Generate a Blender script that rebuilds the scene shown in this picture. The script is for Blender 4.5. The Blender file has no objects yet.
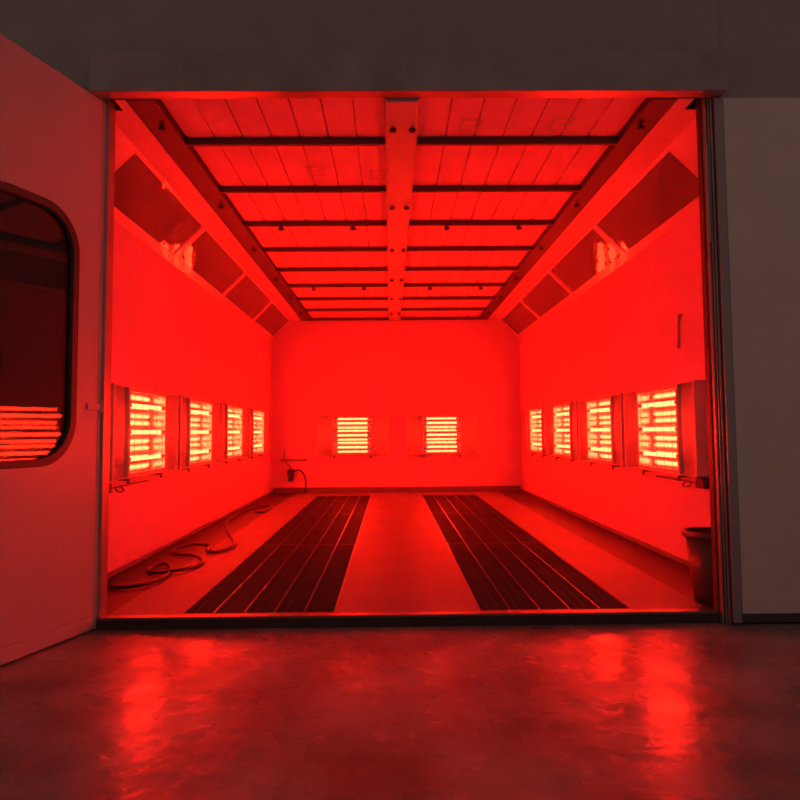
import bpy, bmesh, math, random
from mathutils import Vector, Matrix
random.seed(7)
S = bpy.context.scene
COL = S.collection

# ---------------------------------------------------------------- camera
cam_d = bpy.data.cameras.new('camera'); cam = bpy.data.objects.new('camera', cam_d); COL.objects.link(cam)
rt = Vector((0.9999, -0.01191, -0.00815)); up = Vector((0.00742, -0.0604, 0.99815)); fw = Vector((0.01238, 0.9981, 0.0603))
M = Matrix(((rt.x, up.x, -fw.x, 0), (rt.y, up.y, -fw.y, 0), (rt.z, up.z, -fw.z, 1.0), (0, 0, 0, 1)))
cam.matrix_world = M
cam_d.sensor_width = 36; cam_d.lens = 666.2 / 800 * 36
cam_d.shift_x = (400 - 398.5) / 800; cam_d.shift_y = -(400 - 391.5) / 800
cam_d.clip_start = 0.05; cam_d.clip_end = 60
S.camera = cam

# ---------------------------------------------------------------- world, exposure
EXPO = 3.0
W = bpy.data.worlds.new('workshop_ambient'); S.world = W; W.use_nodes = True
bg = W.node_tree.nodes['Background']
bg.inputs[0].default_value = (1.0, 0.60, 0.53, 1); bg.inputs[1].default_value = 0.0145
S.view_settings.view_transform = 'Standard'; S.view_settings.look = 'None'
S.view_settings.gamma = 1; S.view_settings.use_curve_mapping = False
S.view_settings.exposure = EXPO
TUBE_COL = (1.0, 0.0102, 0.0030); TUBE_STR = 13.2

# ---------------------------------------------------------------- materials
def mat(name, col, rough=0.5, metal=0.0, bump=0.0, bscale=40, var=0.0, vscale=4, coat=0.0, rvar=0.0, spec=0.5):
    m = bpy.data.materials.new(name); m.use_nodes = True
    nt = m.node_tree; b = nt.nodes['Principled BSDF']
    b.inputs['Roughness'].default_value = rough; b.inputs['Metallic'].default_value = metal
    b.inputs['Coat Weight'].default_value = coat; b.inputs['Specular IOR Level'].default_value = spec
    tc = nt.nodes.new('ShaderNodeTexCoord')
    n1 = nt.nodes.new('ShaderNodeTexNoise'); n1.inputs['Scale'].default_value = vscale; n1.inputs['Detail'].default_value = 5
    nt.links.new(tc.outputs['Object'], n1.inputs['Vector'])
    cr = nt.nodes.new('ShaderNodeValToRGB')
    cr.color_ramp.elements[0].position = .3; cr.color_ramp.elements[1].position = .7
    lo = [max(0, c * (1 - var)) for c in col]; hi = [min(1, c * (1 + var)) for c in col]
    cr.color_ramp.elements[0].color = (*lo, 1); cr.color_ramp.elements[1].color = (*hi, 1)
    nt.links.new(n1.outputs['Fac'], cr.inputs['Fac']); nt.links.new(cr.outputs['Color'], b.inputs['Base Color'])
    if rvar:
        n3 = nt.nodes.new('ShaderNodeTexNoise'); n3.inputs['Scale'].default_value = vscale * 1.7; n3.inputs['Detail'].default_value = 6
        nt.links.new(tc.outputs['Object'], n3.inputs['Vector'])
        mr = nt.nodes.new('ShaderNodeMapRange'); mr.inputs[1].default_value = .3; mr.inputs[2].default_value = .7
        mr.inputs[3].default_value = max(.02, rough - rvar); mr.inputs[4].default_value = min(1, rough + rvar)
        nt.links.new(n3.outputs['Fac'], mr.inputs[0]); nt.links.new(mr.outputs[0], b.inputs['Roughness'])
    if bump:
        n2 = nt.nodes.new('ShaderNodeTexNoise'); n2.inputs['Scale'].default_value = bscale; n2.inputs['Detail'].default_value = 4
        nt.links.new(tc.outputs['Object'], n2.inputs['Vector'])
        bp = nt.nodes.new('ShaderNodeBump'); bp.inputs['Strength'].default_value = bump; bp.inputs['Distance'].default_value = .02
        nt.links.new(n2.outputs['Fac'], bp.inputs['Height']); nt.links.new(bp.outputs['Normal'], b.inputs['Normal'])
    return m

def brush(m):
    # fine horizontal brushing: spreads reflections up and down
    nt = m.node_tree; tc = nt.nodes.new('ShaderNodeTexCoord'); mp = nt.nodes.new('ShaderNodeMapping'); mp.inputs['Scale'].default_value = (3, 3, 260)
    n = nt.nodes.new('ShaderNodeTexNoise'); n.inputs['Scale'].default_value = 1; n.inputs['Detail'].default_value = 2
    bp = nt.nodes.new('ShaderNodeBump'); bp.inputs['Strength'].default_value = .9; bp.inputs['Distance'].default_value = .004
    nt.links.new(tc.outputs['Object'], mp.inputs[0]); nt.links.new(mp.outputs[0], n.inputs['Vector']); nt.links.new(n.outputs['Fac'], bp.inputs['Height'])
    nt.links.new(bp.outputs['Normal'], nt.nodes['Principled BSDF'].inputs['Normal'])

def glass_mat(name, tint, tr=0.9, bump=0.0, bscale=6, ior=1.5, rough=0.02, haze=0.0):
    m = bpy.data.materials.new(name); m.use_nodes = True; nt = m.node_tree
    for n in list(nt.nodes): nt.nodes.remove(n)
    out = nt.nodes.new('ShaderNodeOutputMaterial'); mix = nt.nodes.new('ShaderNodeMixShader')
    fr = nt.nodes.new('ShaderNodeFresnel'); fr.inputs['IOR'].default_value = ior
    t = nt.nodes.new('ShaderNodeBsdfTransparent'); t.inputs[0].default_value = (tint[0] * tr, tint[1] * tr, tint[2] * tr, 1)
    g = nt.nodes.new('ShaderNodeBsdfGlossy'); g.inputs['Roughness'].default_value = rough
    if haze:      # even diffuse share, gives the pane a frosted look
        df = nt.nodes.new('ShaderNodeBsdfDiffuse'); df.inputs[0].default_value = (.62, .56, .56, 1)
        mh = nt.nodes.new('ShaderNodeMixShader'); mh.inputs[0].default_value = haze
        nt.links.new(t.outputs[0], mh.inputs[1]); nt.links.new(df.outputs[0], mh.inputs[2]); base = mh.outputs[0]
    else: base = t.outputs[0]
    nt.links.new(fr.outputs[0], mix.inputs[0]); nt.links.new(base, mix.inputs[1]); nt.links.new(g.outputs[0], mix.inputs[2])
    nt.links.new(mix.outputs[0], out.inputs[0])
    if bump:
        tc = nt.nodes.new('ShaderNodeTexCoord')
        n2 = nt.nodes.new('ShaderNodeTexNoise'); n2.inputs['Scale'].default_value = bscale; n2.inputs['Detail'].default_value = 2
        nt.links.new(tc.outputs['Object'], n2.inputs['Vector'])
        bp = nt.nodes.new('ShaderNodeBump'); bp.inputs['Strength'].default_value = bump; bp.inputs['Distance'].default_value = .02
        nt.links.new(n2.outputs['Fac'], bp.inputs['Height'])
        nt.links.new(bp.outputs['Normal'], g.inputs['Normal']); nt.links.new(bp.outputs['Normal'], fr.inputs['Normal'])
    return m

def emit_mat(name, col, s):
    m = bpy.data.materials.new(name); m.use_nodes = True; nt = m.node_tree
    b = nt.nodes['Principled BSDF']; b.inputs['Base Color'].default_value = (.8, .8, .8, 1)
    b.inputs['Emission Color'].default_value = (*col, 1); b.inputs['Emission Strength'].default_value = s
    b.inputs['Roughness'].default_value = .2
    return m

m_wall = mat('white_painted_panel', (.80, .50, .70), .38, bump=.03, bscale=3, var=.03, vscale=1.5)
m_ceil = mat('filter_fabric', (.74, .49, .62), .9, bump=.25, bscale=120, var=.05, vscale=3)
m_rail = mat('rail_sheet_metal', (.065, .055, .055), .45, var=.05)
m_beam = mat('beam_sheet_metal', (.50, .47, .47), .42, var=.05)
m_bar = mat('dark_bar_metal', (.10, .09, .09), .5, var=.1)
m_slope = mat('white_slope_frame', (.80, .58, .66), .25, var=.03, coat=.3)
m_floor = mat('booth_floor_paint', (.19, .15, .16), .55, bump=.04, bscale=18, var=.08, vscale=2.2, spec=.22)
m_floor_side = mat('shaded_floor_margin', (.06, .05, .05), .5, spec=.3, bump=.06, bscale=18, var=.15, vscale=2.2)  # shade below the wall heaters, put into the floor colour
m_out = mat('workshop_floor_paint', (.26, .20, .20), .27, bump=.22, bscale=8, var=.35, vscale=2.6, rvar=.10, spec=.19)
m_grate = mat('dirty_grate_steel', (.075, .06, .06), .6, metal=.3, var=.2, vscale=3)
m_edge = mat('grate_edge_steel', (.09, .075, .075), .35, metal=.6, var=.2)
m_pit = mat('pit_concrete', (.05, .045, .045), .9)
m_sill = mat('sill_steel', (.22, .19, .19), .35, metal=.6, var=.15)
m_sill_dark = mat('sill_dark_face', (.06, .05, .05), .6)
m_base = mat('grey_baseboard', (.20, .18, .18), .5)
m_door = mat('door_enamel', (.56, .50, .50), .38, bump=.02, bscale=4, var=.04, vscale=1.2)
m_door_edge = mat('door_edge_aluminium', (.42, .38, .38), .35, metal=.3)
m_rubber = mat('black_rubber', (.085, .065, .07), .5)
m_jamb = mat('jamb_aluminium', (.40, .34, .34), .32, metal=.5, var=.15)
m_fascia = mat('fascia_grey_panel', (.42, .38, .36), .6, bump=.04, bscale=6, var=.06)
m_panel = mat('light_grey_door_panel', (.86, .76, .70), .55, var=.04)
m_frame = mat('heater_white_enamel', (.66, .62, .62), .35)
m_wing = mat('brushed_reflector_aluminium', (.92, .84, .80), .33, metal=.12)
brush(m_wing)
m_refl = mat('polished_trough_aluminium', (.92, .89, .86), .15, metal=1.0, bump=.07, bscale=30)
m_ceramic = mat('ceramic_cap', (.6, .56, .54), .6)
m_tube = emit_mat('glowing_quartz', TUBE_COL, TUBE_STR)
m_wire = mat('guard_wire', (.25, .22, .22), .4, metal=.8)
m_glass = glass_mat('fixture_glass', (1, .96, .96), .90, bump=.10, bscale=3, haze=.38)
m_dglass = glass_mat('door_glass', (.8, .8, .8), .45, ior=1.6, rough=.0)
m_lampbox = mat('fixture_backplate', (.72, .66, .66), .5)
m_fluor = mat('unlit_fluorescent_tube', (.70, .68, .68), .3)
m_pipe = mat('painted_pipe', (.42, .34, .36), .5)
m_hose = mat('black_hose_rubber', (.035, .025, .025), .45)
m_bin = mat('dark_bin_plastic', (.09, .075, .075), .42)
m_box = mat('dark_box_plastic', (.05, .04, .04), .5)
m_stamp = mat('faded_ink', (.52, .50, .50), .9)

# ---------------------------------------------------------------- mesh helpers
def nb(): return bmesh.new()

def box(bm, a, b, bev=0.0, mi=0):
    x0, y0, z0 = [min(p, q) for p, q in zip(a, b)]; x1, y1, z1 = [max(p, q) for p, q in zip(a, b)]
    v = [bm.verts.new(c) for c in ((x0, y0, z0), (x1, y0, z0), (x1, y1, z0), (x0, y1, z0), (x0, y0, z1), (x1, y0, z1), (x1, y1, z1), (x0, y1, z1))]
    fs = [bm.faces.new([v[i] for i in f]) for f in ((3, 2, 1, 0), (4, 5, 6, 7), (0, 1, 5, 4), (1, 2, 6, 5), (2, 3, 7, 6), (3, 0, 4, 7))]
    for f in fs: f.material_index = mi
    if bev:
        es = set(e for f in fs for e in f.edges)
        bmesh.ops.bevel(bm, geom=list(es), offset=bev, segments=2, profile=.5, affect='EDGES')
    return bm

def sweep(bm, pts, r, n=10, cap=True, mi=0):
    pts = [Vector(p) for p in pts]; rings = []; N = None
    for i, p in enumerate(pts):
        t = (pts[min(i + 1, len(pts) - 1)] - pts[max(i - 1, 0)]).normalized()
        if N is None:
            N = t.orthogonal().normalized()
        N = (N - t * N.dot(t))
        N = N.normalized() if N.length > 1e-6 else t.orthogonal().normalized()
        B = t.cross(N); rr = r[i] if isinstance(r, (list, tuple)) else r
        rings.append([bm.verts.new(p + (N * math.cos(2 * math.pi * k / n) + B * math.sin(2 * math.pi * k / n)) * rr) for k in range(n)])
    for a, b in zip(rings, rings[1:]):
        for k in range(n):
            f = bm.faces.new((a[k], a[(k + 1) % n], b[(k + 1) % n], b[k])); f.smooth = True; f.material_index = mi
    if cap:
        f = bm.faces.new(rings[0][::-1]); f.material_index = mi; f = bm.faces.new(rings[-1]); f.material_index = mi
    return bm

def lathe(bm, prof, c=(0, 0, 0), n=32):
    rings = []
    for r, z in prof:
        rings.append([bm.verts.new((c[0] + r * math.cos(2 * math.pi * k / n), c[1] + r * math.sin(2 * math.pi * k / n), c[2] + z)) for k in range(n)])
    for a, b in zip(rings, rings[1:]):
        for k in range(n):
            f = bm.faces.new((a[k], a[(k + 1) % n], b[(k + 1) % n], b[k])); f.smooth = True
    bm.faces.new(rings[0][::-1]); bm.faces.new(rings[-1]); return bm

def prism(bm, prof, y0, y1):
    """profile of (x,z) points extruded along y"""
    a = [bm.verts.new((x, y0, z)) for x, z in prof]; b = [bm.verts.new((x, y1, z)) for x, z in prof]; n = len(prof)
    bm.faces.new(a); bm.faces.new(b[::-1])
    for k in range(n): bm.faces.new((a[k], b[k], b[(k + 1) % n], a[(k + 1) % n]))
    bmesh.ops.recalc_face_normals(bm, faces=bm.faces[:]); return bm

def smooth_path(pts, k=8):
    pts = [Vector(p) for p in pts]; out = []
    for i in range(len(pts) - 1):
        p0 = pts[max(i - 1, 0)]; p1 = pts[i]; p2 = pts[i + 1]; p3 = pts[min(i + 2, len(pts) - 1)]
        for j in range(k):
            t = j / k
            out.append(.5 * ((2 * p1) + (p2 - p0) * t + (2 * p0 - 5 * p1 + 4 * p2 - p3) * t * t + (3 * p1 - p0 - 3 * p2 + p3) * t ** 3))
    out.append(pts[-1]); return out

def obj(name, bm, m, parent=None, loc=None):
    me = bpy.data.meshes.new(name)
    bmesh.ops.recalc_face_normals(bm, faces=bm.faces[:])
    bm.to_mesh(me); bm.free()
    for q in (m if isinstance(m, (list, tuple)) else [m]): me.materials.append(q)
    o = bpy.data.objects.new(name, me); COL.objects.link(o)
    if parent: o.parent = parent
    if loc: o.location = loc
    return o

def tag(o, label, cat, group=None):
    o['label'] = label; o['category'] = cat
    if group: o['group'] = group
    return o

def struct(name, bm, m, label=None):
    o = obj(name, bm, m); o['kind'] = 'structure'; o['label'] = label or name.replace('_', ' '); o['category'] = name.split('_')[0]
    return o

def thing(name, label, cat, loc=(0, 0, 0), rotz=0, group=None):
    o = bpy.data.objects.new(name, None); COL.objects.link(o); o.location = loc; o.rotation_euler = (0, 0, rotz)
    o.empty_display_size = .1
    return tag(o, label, cat, group)

def dup(root, label, loc=None, rotz=None, group=None):
    r = root.copy(); COL.objects.link(r); r['label'] = label
    if group: r['group'] = group
    if loc is not None: r.location = loc
    if rotz is not None: r.rotation_euler = (0, 0, rotz)
    for ch in list(root.children):
        c = ch.copy(); COL.objects.link(c); c.parent = r
        for g in list(ch.children):
            d = g.copy(); COL.objects.link(d); d.parent = c
    return r

ORD = ['first', 'second', 'third', 'fourth', 'fifth', 'sixth', 'seventh', 'eighth', 'ninth']
# ---------------------------------------------------------------- dimensions (m)
XL, XR = -1.99, 2.19          # inner faces of the side walls
Y0, Y1 = 3.73, 11.18          # opening plane, back wall
ZW = 2.557                    # top of the vertical walls
C1, C2 = -1.485, 1.655        # where the slopes meet the flat ceiling
ZC = 2.881
JL, JR = -1.586, 1.796        # opening
YI = 3.67                     # front end of cove, rails and ceiling
ZG = -0.06                    # workshop floor

# ================================================================ STRUCTURE
# --- floors
bm = nb(); box(bm, (-4.2, -2.5, ZG - .1), (4.2, Y0 - .03, ZG)); struct('floor', bm, m_out, 'glossy worn workshop floor in front of the booth')
GX = [(-1.163, -.320), (.494, 1.342)]; GY0, GY1 = 3.79, 10.60
bm = nb()
box(bm, (XL + .42, Y0 + .03, -.25), (GX[0][0], Y1, 0)); box(bm, (GX[0][1], Y0 + .03, -.25), (GX[1][0], Y1, 0)); box(bm, (GX[1][1], Y0 + .03, -.25), (XR - .42, Y1, 0))
for a, b in GX:
    box(bm, (a, GY1, -.25), (b, Y1, 0)); box(bm, (a, Y0 + .03, -.25), (b, GY0, 0))
struct('floor_booth', bm, m_floor, 'pale painted booth floor around the two grate runs')
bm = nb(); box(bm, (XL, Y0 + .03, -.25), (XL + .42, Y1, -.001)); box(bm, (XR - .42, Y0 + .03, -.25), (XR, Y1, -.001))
struct('floor_margin', bm, m_floor_side, 'booth floor margins along both walls, shade painted into the colour')
bm = nb(); box(bm, (XL, Y0, -.30), (XR, Y1, -.25)); struct('floor_pit', bm, m_pit, 'dark pit bottom under the grates')
# --- walls
def wall_x(name, x0, x1, lab):
    bm = nb(); box(bm, (x0, Y0 + .07, 0), (x1, Y1, ZW)); return struct(name, bm, m_wall, lab)
wall_x('wall_left', XL - .06, XL, 'white booth wall on the left')
wall_x('wall_right', XR, XR + .06, 'white booth wall on the right')
bm = nb(); box(bm, (XL - .06, Y1, -.25), (XR + .06, Y1 + .06, ZC + .2)); struct('wall_back', bm, m_wall, 'white back wall of the booth')
# --- baseboards
bm = nb(); box(bm, (XL + .03, Y1 - .03, 0), (XR - .03, Y1, .085), .004); struct('baseboard_back', bm, m_base)
bm = nb(); box(bm, (XL, Y0 + .1, 0), (XL + .03, Y1, .03), .004); struct('baseboard_left', bm, m_base)
bm = nb(); box(bm, (XR - .03, Y0 + .1, 0), (XR, Y1, .03), .004); struct('baseboard_right', bm, m_base)
# --- sloped light coves: a frame with four openings on each side
SP = [(4.33, 5.94), (6.03, 7.68), (7.77, 9.42), (9.50, 11.10)]
TL, TU = .13, .955            # lower and upper edge of the openings, along the slope
def slope_pt(side, t, off):  # off = distance above (outside) the slope face
    a = Vector((XL, 0, ZW)) if side < 0 else Vector((XR, 0, ZW)); b = Vector((XL + .33, 0, ZC)) if side < 0 else Vector((XR - .33, 0, ZC))
    d = (b - a); n = Vector((-d.z, 0, d.x)).normalized()
    if n.z < 0: n = -n
    p = a + d * t + n * off; return p.x, p.z
def slope_slab(bm, side, t0, t1, y0, y1, o0=0, o1=.03):
    prism(bm, [slope_pt(side, t0, o0), slope_pt(side, t1, o0), slope_pt(side, t1, o1), slope_pt(side, t0, o1)], y0, y1)
for side, nm, lab in ((-1, 'wall_slope_left', 'sloped white cove frame above the left wall'), (1, 'wall_slope_right', 'sloped white cove frame above the right wall')):
    bm = nb()
    slope_slab(bm, side, 0, TL, Y0 + .07, Y1); slope_slab(bm, side, TU, 1, Y0 + .07, Y1)
    ys = [Y0 + .07] + [v for p in SP for v in p] + [Y1]
    for i in range(0, len(ys), 2): slope_slab(bm, side, TL, TU, ys[i], ys[i + 1])
    # raised fold where the cove meets the wall
    slope_slab(bm, side, -.01, .025, Y0 + .07, Y1, -.008, 0)
    xb, xj, xc = (XL + .33, -1.545, C1) if side < 0 else (XR - .33, 1.745, C2)     # flat strip between slope and rail
    box(bm, (xb, Y0 + .07, ZC), (xj, Y1, ZC + .03)); box(bm, (xj, YI, ZC), (xc, Y1, ZC + .03))
    so = struct(nm, bm, m_slope, lab)
    bm = nb(); box(bm, (xb - side * .02, Y0 + .058, ZC + .001), (xj, Y0 + .068, ZC + .14)); obj('added_end_cap', bm, m_sill_dark, so)  # dark plates added to cover cove ends that catch grey ambient light
    bm = nb(); box(bm, (xj, YI - .006, ZC + .001), (xc, YI - .001, ZC + .14)); obj('added_end_cap', bm, m_sill_dark, so)
# --- ceiling: deck above the filters, rails, central beam
bm = nb(); box(bm, (C1 - .1, YI, ZC + .10), (C2 + .1, Y1, ZC + .16)); struct('ceiling', bm, m_wall, 'white ceiling deck above the filter pads')
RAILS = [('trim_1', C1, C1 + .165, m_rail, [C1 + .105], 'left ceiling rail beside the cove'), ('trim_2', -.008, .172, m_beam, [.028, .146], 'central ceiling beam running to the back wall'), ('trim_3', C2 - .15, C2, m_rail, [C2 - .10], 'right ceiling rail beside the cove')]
kn = nb(); lathe(kn, [(.006, 0), (.006, -.012), (.020, -.014), (.023, -.022), (.020, -.034), (.012, -.038)], n=16)
knob0 = obj('clamp_knob', kn, m_box)
first = True
for nm, x0, x1, mm, kx, lab in RAILS:
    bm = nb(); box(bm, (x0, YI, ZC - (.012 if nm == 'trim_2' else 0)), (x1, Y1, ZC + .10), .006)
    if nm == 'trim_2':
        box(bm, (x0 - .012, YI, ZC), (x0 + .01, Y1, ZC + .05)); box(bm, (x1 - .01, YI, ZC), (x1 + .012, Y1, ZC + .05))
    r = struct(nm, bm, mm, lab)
    for x in kx:
        for y in (3.98, 5.40, 6.70, 8.04, 9.19, 10.35):
            k = knob0 if first else knob0.copy()
            if not first: COL.objects.link(k)
            first = False; k.parent = r; k.location = (x, y, ZC - (.012 if nm == 'trim_2' else 0))
# --- filter pads and retaining bars
BY = [4.27 + .859 * i for i in range(9)]
edges = [YI] + BY
def pad_mesh(x0, x1, L):
    bm = nb(); xs = []; n = 7; w = (x1 - x0) / n
    for i in range(n):
        a = x0 + w * i; g = .006
        xs += [(a, .014 if i else 0), (a + g, 0), (a + w * .5, -.003), (a + w - g, 0)]
    xs += [(x1, 0)]
    rows = [[bm.verts.new((x, y, z)) for x, z in xs] for y in (0, L)]
    for i in range(len(xs) - 1): bm.faces.new((rows[0][i], rows[0][i + 1], rows[1][i + 1], rows[1][i]))
    top = [[bm.verts.new((x, y, .03)) for x in (x0, x1)] for y in (0, L)]
    bm.faces.new((top[0][0], top[0][1], top[1][1], top[1][0]))
    bm.faces.new((rows[0][0], rows[1][0], top[1][0], top[0][0])); bm.faces.new((rows[0][-1], rows[1][-1], top[1][1], top[0][1]))
    bm.faces.new(rows[0] + top[0][::-1]); bm.faces.new(rows[1] + top[1][::-1])
    return bm
for sd, xa, xb, word in ((-1, C1 + .17, -.022, 'left'), (1, .186, C2 - .155, 'right')):
    for i in range(9):
        ya, yb = edges[i], edges[i + 1]
        p = obj('filter_pad', pad_mesh(xa, xb, yb - ya - .038), m_ceil, loc=(0, ya + .019, ZC + .045))
        tag(p, 'white ceiling filter pad %s of the central beam, %s row from the entrance' % (word, ORD[i]), 'filter pad', 'ceiling filter pads')
        if (sd, i) in ((-1, 1), (1, 0), (-1, 2)):
            spots = {(-1, 1): [(-.60, .42), (-.14, .50)], (1, 0): [(.45, .30), (1.02, .28)], (-1, 2): [(-.32, .45)]}[(sd, i)]
            for sx, sy in spots:     # faint, unreadable stamped outlines
                st = nb(); w, h, t = .13, .16, .009
                for q in ((sx, sy, sx + w, sy + t), (sx, sy + h, sx + w, sy + h + t), (sx, sy, sx + t, sy + h), (sx + w - t, sy, sx + w, sy + h * .55), (sx + w * .4, sy + h * .5, sx + w, sy + h * .5 + t)):
                    box(st, (q[0], q[1], -.0125), (q[2], q[3], -.0105))
                obj('ink_stamp', st, m_stamp, p)['label'] = 'faint stamped mark'
    for i, y in enumerate(BY):
        w = .5 * .032
        root = nb(); box(root, (xa - .003, y - w, ZC - .002), (xb + .003, y + w, ZC + .042), .004)
        b = obj('retaining_bar', root, m_bar)
        tag(b, 'dark ceiling bar %s of the central beam, %s from the entrance%s' % (word, ORD[i], ', two clips hanging' if i in (2, 5) else ''), 'bar', 'ceiling retaining bars')
        if i in (2, 5):
            for x in ((-.985, -.332) if sd < 0 else (.522, 1.182)):
                c = nb(); sweep(c, [(x, y - .02, ZC + .012), (x, y - .02, ZC - .010)], .008, 8)
                lathe(c, [(.008, -.05), (.020, -.044), (.024, -.030), (.018, -.016), (.008, -.010)], (x, y - .02, ZC + .0), 14)
                sweep(c, [(x + .01, y - .02, ZC - .012), (x + .035, y - .02, ZC - .045)], .006, 8)
                obj('hanging_clip', c, m_box, b)
# --- sill
bm = nb(); box(bm, (JL - .02, Y0 - .03, -.012), (JR + .0, Y0 + .03, .004), .003); s = struct('trim_sill', bm, m_sill, 'steel sill across the booth entrance')
bm = nb(); box(bm, (JL - .02, Y0 - .024, ZG - .02), (JR + .0, Y0 + .03, -.012)); obj('riser', bm, m_sill_dark, s)['label'] = 'dark riser under the sill'
# --- entrance wall, jambs
ZT = 2.97
bm = nb(); box(bm, (-4.2, Y0 - .02, ZG - .1), (JL - .16, Y0 + .07, 4.4)); box(bm, (JR + .12, Y0 - .0, ZG - .1), (4.2, Y0 + .07, 4.4)); box(bm, (JL - .16, Y0 - .02, ZT), (JR + .12, Y0 + .07, 4.4))
struct('wall_front', bm, m_fascia, 'grey entrance wall around the booth opening')
bm = nb(); box(bm, (JL - .16, Y0 - .02, ZG), (JL, Y0 + .07, ZT), .006); struct('trim_jamb_left', bm, m_jamb, 'left jamb of the booth opening')
# right jamb with its ribs
bm = nb(); box(bm, (JR, Y0 - .02, ZG), (JR + .03, Y0 + .035, ZT), .004); box(bm, (JR + .024, Y0 - .01, ZG), (JR + .12, Y0 + .06, ZT))
jr = struct('trim_jamb_right', bm, m_rail, 'dark ribbed right jamb of the booth opening')
for x, y, w in ((JR + .008, Y0 - .050, .012), (JR + .023, Y0 - .058, .009), (JR + .035, Y0 - .064, .012)):
    bm = nb(); box(bm, (x, y, ZG), (x + w, Y0 - .01, ZT), .004); obj('rib', bm, m_jamb, jr)
bm = nb(); box(bm, (JR + .006, Y0 - .056, 2.05), (JR + .021, Y0 - .048, 2.62), .002); obj('cover_strip', bm, m_door_edge, jr)
# header lip
bm = nb(); box(bm, (JL - .06, YI - .09, ZC + .004), (JR + .10, YI, ZT + .14), .006); struct('trim_header', bm, m_jamb, 'header over the booth opening')

# ================================================================ INFRARED HEATERS
def heater(name, label, Wd, Tw, group):
    """local: width along x, depth towards -y (out of the wall), centre at z=0"""
    root = thing(name, label, 'heater', group=group)
    H = .335; D = .095; th = .010; T = Tw / 2 + .03; hh = .30; mouth = .085
    # housing: shallow tray with rim
    bm = nb()
    box(bm, (-Wd / 2, -D, -H), (-Wd / 2 + th, 0, H), .002); box(bm, (Wd / 2 - th, -D, -H), (Wd / 2, 0, H), .002)
    box(bm, (-Wd / 2, -D, H - th), (Wd / 2, 0, H), .002); box(bm, (-Wd / 2, -D, -H), (Wd / 2, 0, -H + th), .002)
    box(bm, (-Wd / 2 + .004, -.006, -H + .004), (Wd / 2 - .004, 0, H - .004))
    for s in (-1, 1):       # flanges beside the lamp cassette and outer return
        box(bm, (s * T, -mouth - .004, -H + th), (s * (T + .035), -.01, H - th), .002)
        box(bm, (s * (Wd / 2 - th), -D, -H + th), (s * (Wd / 2 - th - .022), -D + .004, H - th))
    for s in (-1, 1):
        box(bm, (-T, -mouth - .002, s * hh), (T, -.01, s * (H - th)), .002)
    obj('housing', bm, m_frame, root)
    # side wings: sloping from the rim down to the cassette flange
    for s in (-1, 1):
        bm = nb(); xo = s * (Wd / 2 - th - .022); xi = s * (T + .035)
        n = 8; pr = []
        for k in range(n + 1):
            u = k / n; x = xo + (xi - xo) * u; d = .058 + (D - .062) * (1 - u) ** 6 ; pr.append((x, -d))
        a = [bm.verts.new((x, y, -H + th)) for x, y in pr]; b = [bm.verts.new((x, y, H - th)) for x, y in pr]
        for k in range(n):
            f = bm.faces.new((a[k], a[k + 1], b[k + 1], b[k])); f.smooth = True
        w = obj('side_wing', bm, m_wing, root)
        md = w.modifiers.new('thickness', 'SOLIDIFY'); md.thickness = .002; md.offset = -1
    # reflector: three troughs
    bm = nb(); n = 16; pr = []
    for q in range(3):
        z0 = -hh + q * (2 * hh / 3); z1 = z0 + 2 * hh / 3
        for u in ((0, .31, .69) + ((1,) if q == 2 else ())):
            z = z0 + (z1 - z0) * u; d = .010 + (mouth - .040) * max(0, (abs(2 * u - 1) - .38) / .62); pr.append((z, -d))
    a = [bm.verts.new((-T, y, z)) for z, y in pr]; b = [bm.verts.new((T, y, z)) for z, y in pr]
    for k in range(len(pr) - 1):
        f = bm.faces.new((a[k], a[k + 1], b[k + 1], b[k]))
    r = obj('reflector', bm, m_refl, root)
    md = r.modifiers.new('thickness', 'SOLIDIFY'); md.thickness = .001; md.offset = 1
    for s in (-1, 1):
        bm = nb(); box(bm, (s * T, -mouth, -hh), (s * (T - .003), -.008, hh)); obj('end_plate', bm, m_refl, r)
    # tubes with ceramic caps
    for q in range(3):
        z = -hh + (q + .5) * 2 * hh / 3; y = -.060
        bm = nb(); sweep(bm, [(-Tw / 2 + .03, y, z), (Tw / 2 - .03, y, z)], .0155, 14)
        t = obj('heating_tube', bm, m_tube, root); t['label'] = 'glowing quartz tube'
        for s in (-1, 1):
            bm = nb(); box(bm, (s * (Tw / 2 - .032), y - .014, z - .014), (s * (Tw / 2 + .020), y + .014, z + .014), .004); box(bm, (s * (Tw / 2 - .005), -.012, z - .006), (s * (Tw / 2 + .015), y + .012, z + .006))
            obj('tube_cap', bm, m_ceramic, t)
    # wire guard
    bm = nb(); yg = -.0905
    for k in range(5):
        x = -T + (k + .5) * 2 * T / 5; sweep(bm, [(x, yg, -hh - .01), (x, yg, hh + .01)], .0014, 6)
    for z in (-hh, -hh / 3, hh / 3, hh): sweep(bm, [(-T - .01, yg, z), (T + .01, yg, z)], .0014, 6)
    obj('wire_guard', bm, m_wire, root)
    # brackets under the housing
    for s in (-1, 1):
        bm = nb(); x = s * Wd * .25
        box(bm, (x - .012, -.07, -H - .020), (x + .012, 0, -H), .003); box(bm, (x - .012, -.075, -H - .045), (x + .012, -.060, -H - .005), .003)
        obj('bracket', bm, m_base, root)
    return root

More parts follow.
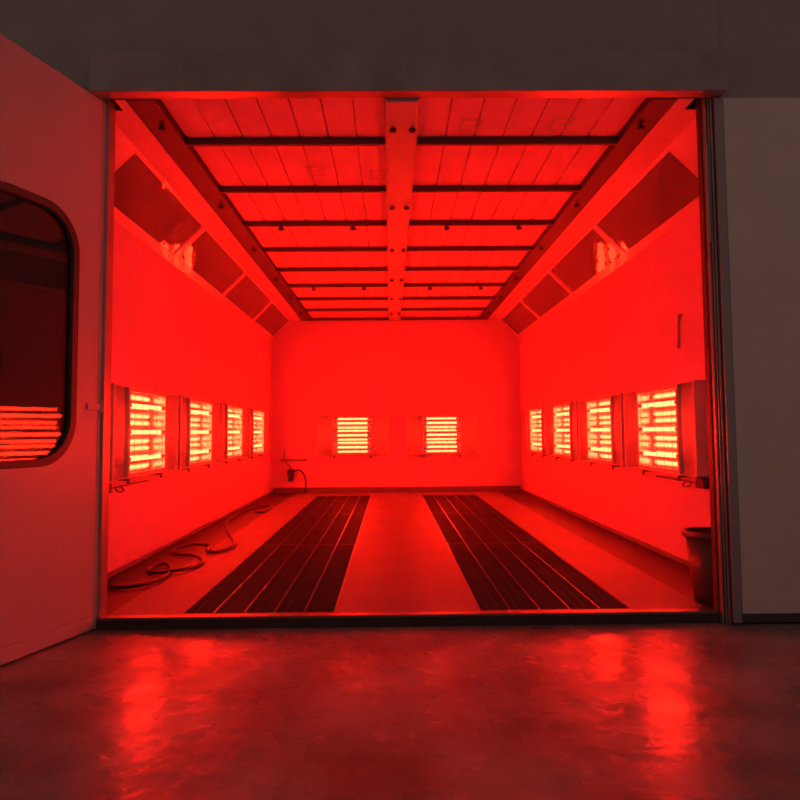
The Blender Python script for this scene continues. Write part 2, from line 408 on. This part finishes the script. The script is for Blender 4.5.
LY = [5.276 + 1.463 * i for i in range(4)]; ZS = 1.013
where = ['nearest the entrance', 'second from the entrance', 'third from the entrance', 'farthest from the entrance']
G = 'infrared heaters on the booth walls'
hA = heater('infrared_heater', 'glowing three-tube infrared heater on the left wall, ' + where[0], 1.40, .70, G)
hA.location = (XL + .002, LY[0], ZS); hA.rotation_euler = (0, 0, math.pi / 2)
for i in range(1, 4): dup(hA, 'glowing three-tube infrared heater on the left wall, ' + where[i], (XL + .002, LY[i], ZS), math.pi / 2)
for i in range(4): dup(hA, 'glowing three-tube infrared heater on the right wall, ' + where[i], (XR - .002, LY[i] - .02, ZS - .01), -math.pi / 2)
hB = heater('infrared_heater', 'glowing three-tube infrared heater on the back wall, the left one', 1.22, .56, G)
hB.location = (-.635, Y1 - .002, .948)
dup(hB, 'glowing three-tube infrared heater on the back wall, the right one', (.855, Y1 - .002, .945), 0)

# ================================================================ COVE LIGHTS
def cove_light(side, i, label):
    y0, y1 = SP[i]; L = y1 - y0
    root = thing('cove_light', label, 'light', (0, y0, 0), group='unlit glass-fronted cove lights')
    bm = nb(); e = .012
    # box behind the opening
    slope_slab(bm, side, TL - .02, TU + .02, -.02, L + .02, .17, .18)
    slope_slab(bm, side, TL - .04, TL - .02, -.02, L + .02, .032, .18); slope_slab(bm, side, TU + .02, TU + .04, -.02, L + .02, .032, .18)
    slope_slab(bm, side, TL - .02, TU + .02, -.03, -.02, .032, .18); slope_slab(bm, side, TL - .02, TU + .02, L + .02, L + .03, .032, .18)
    obj('fixture_box', bm, m_lampbox, root)
    bm = nb(); slope_slab(bm, side, TL + .012, TU - .012, .006, L - .006, .010, .014)
    g = obj('glass_pane', bm, m_glass, root)
    bm = nb()
    slope_slab(bm, side, TL, TL + .02, 0, L, .004, .022); slope_slab(bm, side, TU - .02, TU, 0, L, .004, .022)
    slope_slab(bm, side, TL + .02, TU - .02, 0, .012, .004, .022); slope_slab(bm, side, TL + .02, TU - .02, L - .012, L, .004, .022)
    obj('pane_frame', bm, m_slope, root)
    for t in (.24, .38, .54, .69):
        x, z = slope_pt(side, t, .12); bm = nb(); sweep(bm, [(x, .10, z), (x, L - .10, z)], .014, 10)
        obj('fluorescent_tube', bm, m_fluor, root)
    return root
for i in range(4):
    cove_light(-1, i, 'unlit glass-fronted light in the left cove, ' + where[i])
    cove_light(1, i, 'unlit glass-fronted light in the right cove, ' + where[i])

# ================================================================ FLOOR GRATES
def grate_bm(w, L, edge):
    bm = nb(); n = int(L / .034)
    if not edge:
        for k in range(n):
            y = .012 + (k + .5) * (L - .024) / n; box(bm, (.008, y - .0025, -.032), (w - .008, y + .0025, -.004))
        for q in (.33, .67): box(bm, (w * q - .003, .01, -.030), (w * q + .003, L - .01, -.008))
    else:
        box(bm, (.0008, 0, -.035), (.0045, L, 0)); box(bm, (w - .0045, 0, -.035), (w - .0008, L, 0))
        box(bm, (.0075, .001, -.035), (w - .0075, .007, -.004)); box(bm, (w - .0075, L - .007, -.035), (.0075, L - .001, -.004))
    return bm
w = (GX[0][1] - GX[0][0]) / 5; nsec = 3; Lg = (GY1 - GY0) / nsec
g0 = thing('floor_grate', '', 'grate', group='steel floor grates')
obj('bar_grid', grate_bm(w, Lg - .006, False), m_grate, g0); obj('edge_frame', grate_bm(w, Lg - .006, True), m_edge, g0)
firstg = True
secw = ['by the sill', 'at mid length', 'by the back wall']
for (a, b), word in zip(GX, ('left', 'right')):
    for c in range(5):
        k = (4 - c) if word == 'left' else c     # counted from the pale centre strip
        for s_ in range(nsec):
            lab = 'steel grate, %s run, %s column from the centre strip, %s' % (word, ORD[k], secw[s_])
            loc = (a + c * w, GY0 + s_ * Lg + .003, 0)
            if firstg: g0.location = loc; g0['label'] = lab; firstg = False
            else: dup(g0, lab, loc)
# ledges under the grates so they rest on something
for j, (a, b) in enumerate(GX):
    bm = nb()
    for c in range(6):
        x = a + c * w; box(bm, (max(a, x - .012), GY0, -.25), (min(b, x + .012), GY1, -.0355))
    struct('trim_ledge_' + ('left', 'right')[j], bm, m_pit, 'support ledges under the %s grates' % ('left', 'right')[j])

# ================================================================ DOORS
HX, HY = -1.600, 3.730; ang = math.atan2(-.954, -.30)   # open leaf, seen from its inner face
door = thing('booth_door', 'open enamelled booth door with a rounded window at the left of the entrance', 'door', (HX, HY, ZG + .01), ang)
DW, DT, DZ = 1.05, .05, 2.93
# local: x from the hinge outwards, y thickness (visible face at y=+0), z up
WX0, WX1, WZ0, WZ1, WR = .205, .87, .895, 2.235, .23
def rr(x0, x1, z0, z1, r, n=10):
    out = []
    for cx, cz, a0 in ((x1 - r, z1 - r, 0), (x0 + r, z1 - r, 90), (x0 + r, z0 + r, 180), (x1 - r, z0 + r, 270)):
        for k in range(n + 1):
            a = math.radians(a0 + 90 * k / n); out.append((cx + r * math.cos(a), cz + r * math.sin(a)))
    return out
def ring(bm, outer, inner, ya, yb):
    n = len(outer)
    for y, flip in ((ya, 0), (yb, 1)):
        o = [bm.verts.new((x, y, z)) for x, z in outer]; i = [bm.verts.new((x, y, z)) for x, z in inner]
        for k in range(n): bm.faces.new((o[k], o[(k + 1) % n], i[(k + 1) % n], i[k]))
        if not flip: O, I = o, i
        else:
            for k in range(n):
                bm.faces.new((O[k], O[(k + 1) % n], o[(k + 1) % n], o[k])); bm.faces.new((I[k], I[(k + 1) % n], i[(k + 1) % n], i[k]))
def plate_with_hole(bm, x0, x1, z0, z1, hole, ya, yb):
    # outer outline sampled to match the hole point for point (rays from the hole to the rectangle)
    cx = sum(p[0] for p in hole) / len(hole); cz = sum(p[1] for p in hole) / len(hole); n = len(hole); outer = []
    q = n // 4
    corners = [(x1, z1), (x0, z1), (x0, z0), (x1, z0)]
    for k, (x, z) in enumerate(hole):
        c = k // q if k // q < 4 else 3; j = k % q; X, Z = corners[c]
        first_side = {0: (X, z), 1: (x, Z), 2: (X, z), 3: (x, Z)}[c]; second = {0: (x, Z), 1: (X, z), 2: (x, Z), 3: (X, z)}[c]
        outer.append(first_side if j < (q - 1) / 2 - .01 else ((X, Z) if abs(j - (q - 1) / 2) < .51 and j <= (q - 1) / 2 else second))
    ring(bm, outer, hole, ya, yb)
hole = rr(WX0, WX1, WZ0, WZ1, WR)
bm = nb(); plate_with_hole(bm, .045, DW, .075, DZ, hole, 0, -DT); obj('panel', bm, m_door, door)
bm = nb(); box(bm, (.0, -DT - .004, 0), (.042, .001, DZ), .003); obj('edge_profile', bm, m_door, door)
bm = nb(); box(bm, (.045, -DT - .003, .0), (DW, .003, .072), .003); obj('kick_strip', bm, m_door, door)
bm = nb(); ring(bm, rr(WX0 - .014, WX1 + .014, WZ0 - .014, WZ1 + .014, WR + .014), rr(WX0 - .004, WX1 + .004, WZ0 - .004, WZ1 + .004, WR + .004), -DT - .003, .003)
wf = obj('window_frame', bm, m_door, door)
bm = nb(); ring(bm, rr(WX0 - .004, WX1 + .004, WZ0 - .004, WZ1 + .004, WR + .004), rr(WX0 + .035, WX1 - .035, WZ0 + .035, WZ1 - .035, WR - .03), -DT - .006, .004)
obj('rubber_gasket', bm, m_rubber, wf)
bm = nb(); gp = rr(WX0 + .030, WX1 - .030, WZ0 + .030, WZ1 - .030, WR - .03)
for y in (-.018, -.024): bm.faces.new([bm.verts.new((x, y, z)) for x, z in gp])
obj('window_glass', bm, m_dglass, wf)
bm = nb(); box(bm, (-.006, .001, 1.17), (.030, .012, 1.235), .004); box(bm, (.028, .002, 1.182), (.125, .007, 1.218), .002); sweep(bm, [(.006, .008, 1.155), (.006, .008, 1.25)], .008, 12)
obj('hinge', bm, m_door, door)

door2 = thing('booth_door', 'grey booth door folded flat beside the right jamb', 'door', (JR + .054, Y0 - .03, ZG + .01), 0)
bm = nb(); box(bm, (.052, -.045, .048), (1.2, .0, 2.93), .004); obj('panel', bm, m_panel, door2)
bm = nb(); box(bm, (0, -.05, 0), (.048, .0, 2.93), .005); obj('edge_profile', bm, m_door_edge, door2)
bm = nb(); box(bm, (.052, -.04, 0), (1.2, .0, .045), .004); obj('kick_strip', bm, m_bin, door2)

# ================================================================ SMALL THINGS
# waste bin
bx, by = 1.915, 3.97
root = thing('waste_bin', 'dark round plastic bin standing by the right jamb', 'bin', (bx, by, 0)); root.scale = (1, 1, .93)
bm = nb(); lathe(bm, [(.120, 0), (.125, .004), (.163, .405), (.158, .405), (.118, .012)], n=40); obj('bucket', bm, m_bin, root)
bm = nb()
prof = [(.158, .392), (.176, .392), (.180, .402), (.180, .420), (.174, .428), (.160, .428), (.158, .420)]
n = 40; rings = [[bm.verts.new((r * math.cos(2 * math.pi * k / n), r * math.sin(2 * math.pi * k / n), z)) for k in range(n)] for r, z in prof]
for q in range(len(prof)):
    a, b = rings[q], rings[(q + 1) % len(prof)]
    for k in range(n): f = bm.faces.new((a[k], a[(k + 1) % n], b[(k + 1) % n], b[k])); f.smooth = True
obj('rim', bm, m_bin, root)

# air hose on the left floor
hz = .014
hp = [(-1.95, 4.75), (-1.93, 4.60), (-1.88, 4.46), (-1.75, 4.37), (-1.62, 4.40), (-1.56, 4.60), (-1.59, 4.88), (-1.69, 5.10), (-1.76, 5.02), (-1.75, 4.88), (-1.66, 4.80), (-1.52, 4.86), (-1.45, 5.05), (-1.47, 5.27), (-1.58, 5.42), (-1.72, 5.52), (-1.82, 5.64), (-1.84, 5.82), (-1.74, 5.98), (-1.60, 5.95), (-1.56, 5.75), (-1.52, 5.60), (-1.45, 5.64), (-1.39, 5.78), (-1.385, 5.95), (-1.50, 6.35), (-1.64, 6.80), (-1.80, 7.40), (-1.88, 8.10), (-1.84, 8.75), (-1.70, 9.05), (-1.58, 8.85), (-1.60, 8.45), (-1.70, 8.40)]
bm = nb(); pts = smooth_path([(x, y, hz + (.006 * math.sin(i * 1.9) + .006)) for i, (x, y) in enumerate(hp)], 10); sweep(bm, pts, .013, 10)
tag(obj('air_hose', bm, m_hose), 'black air hose lying in loops on the floor by the left wall', 'hose')

# air regulator in the far left corner
rx = -1.66; root = thing('air_regulator', 'dark air regulator with a curved hose in the far left corner of the booth', 'regulator', (rx, Y1, .33))
bm = nb(); box(bm, (-.05, -.10, -.05), (.05, 0, .06), .01); lathe(bm, [(.03, -.13), (.045, -.12), (.045, -.06), (.03, -.05)], (0, -.055, 0), 18); obj('filter_body', bm, m_box, root)
bm = nb(); sweep(bm, [(0, -.10, .03), (0, -.125, .03)], .038, 18); obj('gauge', bm, m_box, root)
bm = nb(); sweep(bm, smooth_path([(0, -.05, .06), (-.02, -.05, .12), (-.07, -.04, .17), (-.11, -.035, .26), (-.10, -.035, .38)], 6), .012, 8); obj('supply_pipe', bm, m_pipe, root)
bm = nb(); sweep(bm, smooth_path([(.05, -.06, .02), (.12, -.08, .05), (.20, -.09, .01), (.25, -.09, -.10), (.25, -.09, -.22), (.25, -.09, -.315)], 6), .012, 8); obj('outlet_hose', bm, m_hose, root)
root = thing('wall_pipe', 'short horizontal pipe on the back wall near the left corner', 'pipe', (0, Y1, 0))
bm = nb(); sweep(bm, [(-1.84, -.03, .545), (-1.40, -.03, .545)], .018, 12); obj('pipe_run', bm, m_pipe, root)
bm = nb(); box(bm, (-1.80, -.03, .53), (-1.78, 0, .56)); box(bm, (-1.46, -.03, .53), (-1.44, 0, .56)); obj('pipe_clip', bm, m_pipe, root)

# junction boxes with conduits
def junction(x, s, label):
    root = thing('junction_box', label, 'box', (x, 4.585, .63))
    bm = nb(); box(bm, (0, -.06, -.035), (s * .07, .06, .035), .005); obj('box_body', bm, m_box, root)
    bm = nb(); sweep(bm, smooth_path([(s * .03, .06, -.012), (s * .03, .14, -.010), (s * .03, .50, -.008), (s * .03, .84, -.006)], 6), .006, 8); obj('conduit', bm, m_base, root)
    bm = nb(); sweep(bm, smooth_path([(s * .03, .20, -.01), (s * .055, .20, -.04), (s * .055, .30, -.04), (s * .03, .30, -.01)], 5), .005, 8); obj('cable_loop', bm, m_base, root)
junction(XL, 1, 'small dark junction box below the first heater of the left wall')
junction(XR, -1, 'small dark junction box below the first heater of the right wall')
# strip hanging on the right wall
root = thing('hanging_strip', 'thin dark strip hanging on the right wall above the first heater', 'strip', (XR, 4.95, 1.86))
bm = nb(); sweep(bm, smooth_path([(-.008, .0, -.01), (-.014, .01, -.08), (-.012, .012, -.16), (-.014, .025, -.25)], 5), .009, 8); obj('strip_body', bm, m_pipe, root)
bm = nb(); sweep(bm, [(0, -.02, 0), (-.02, -.02, 0)], .006, 8); box(bm, (-.012, -.03, -.012), (0, .03, .0), .002); obj('wall_hook', bm, m_base, root)
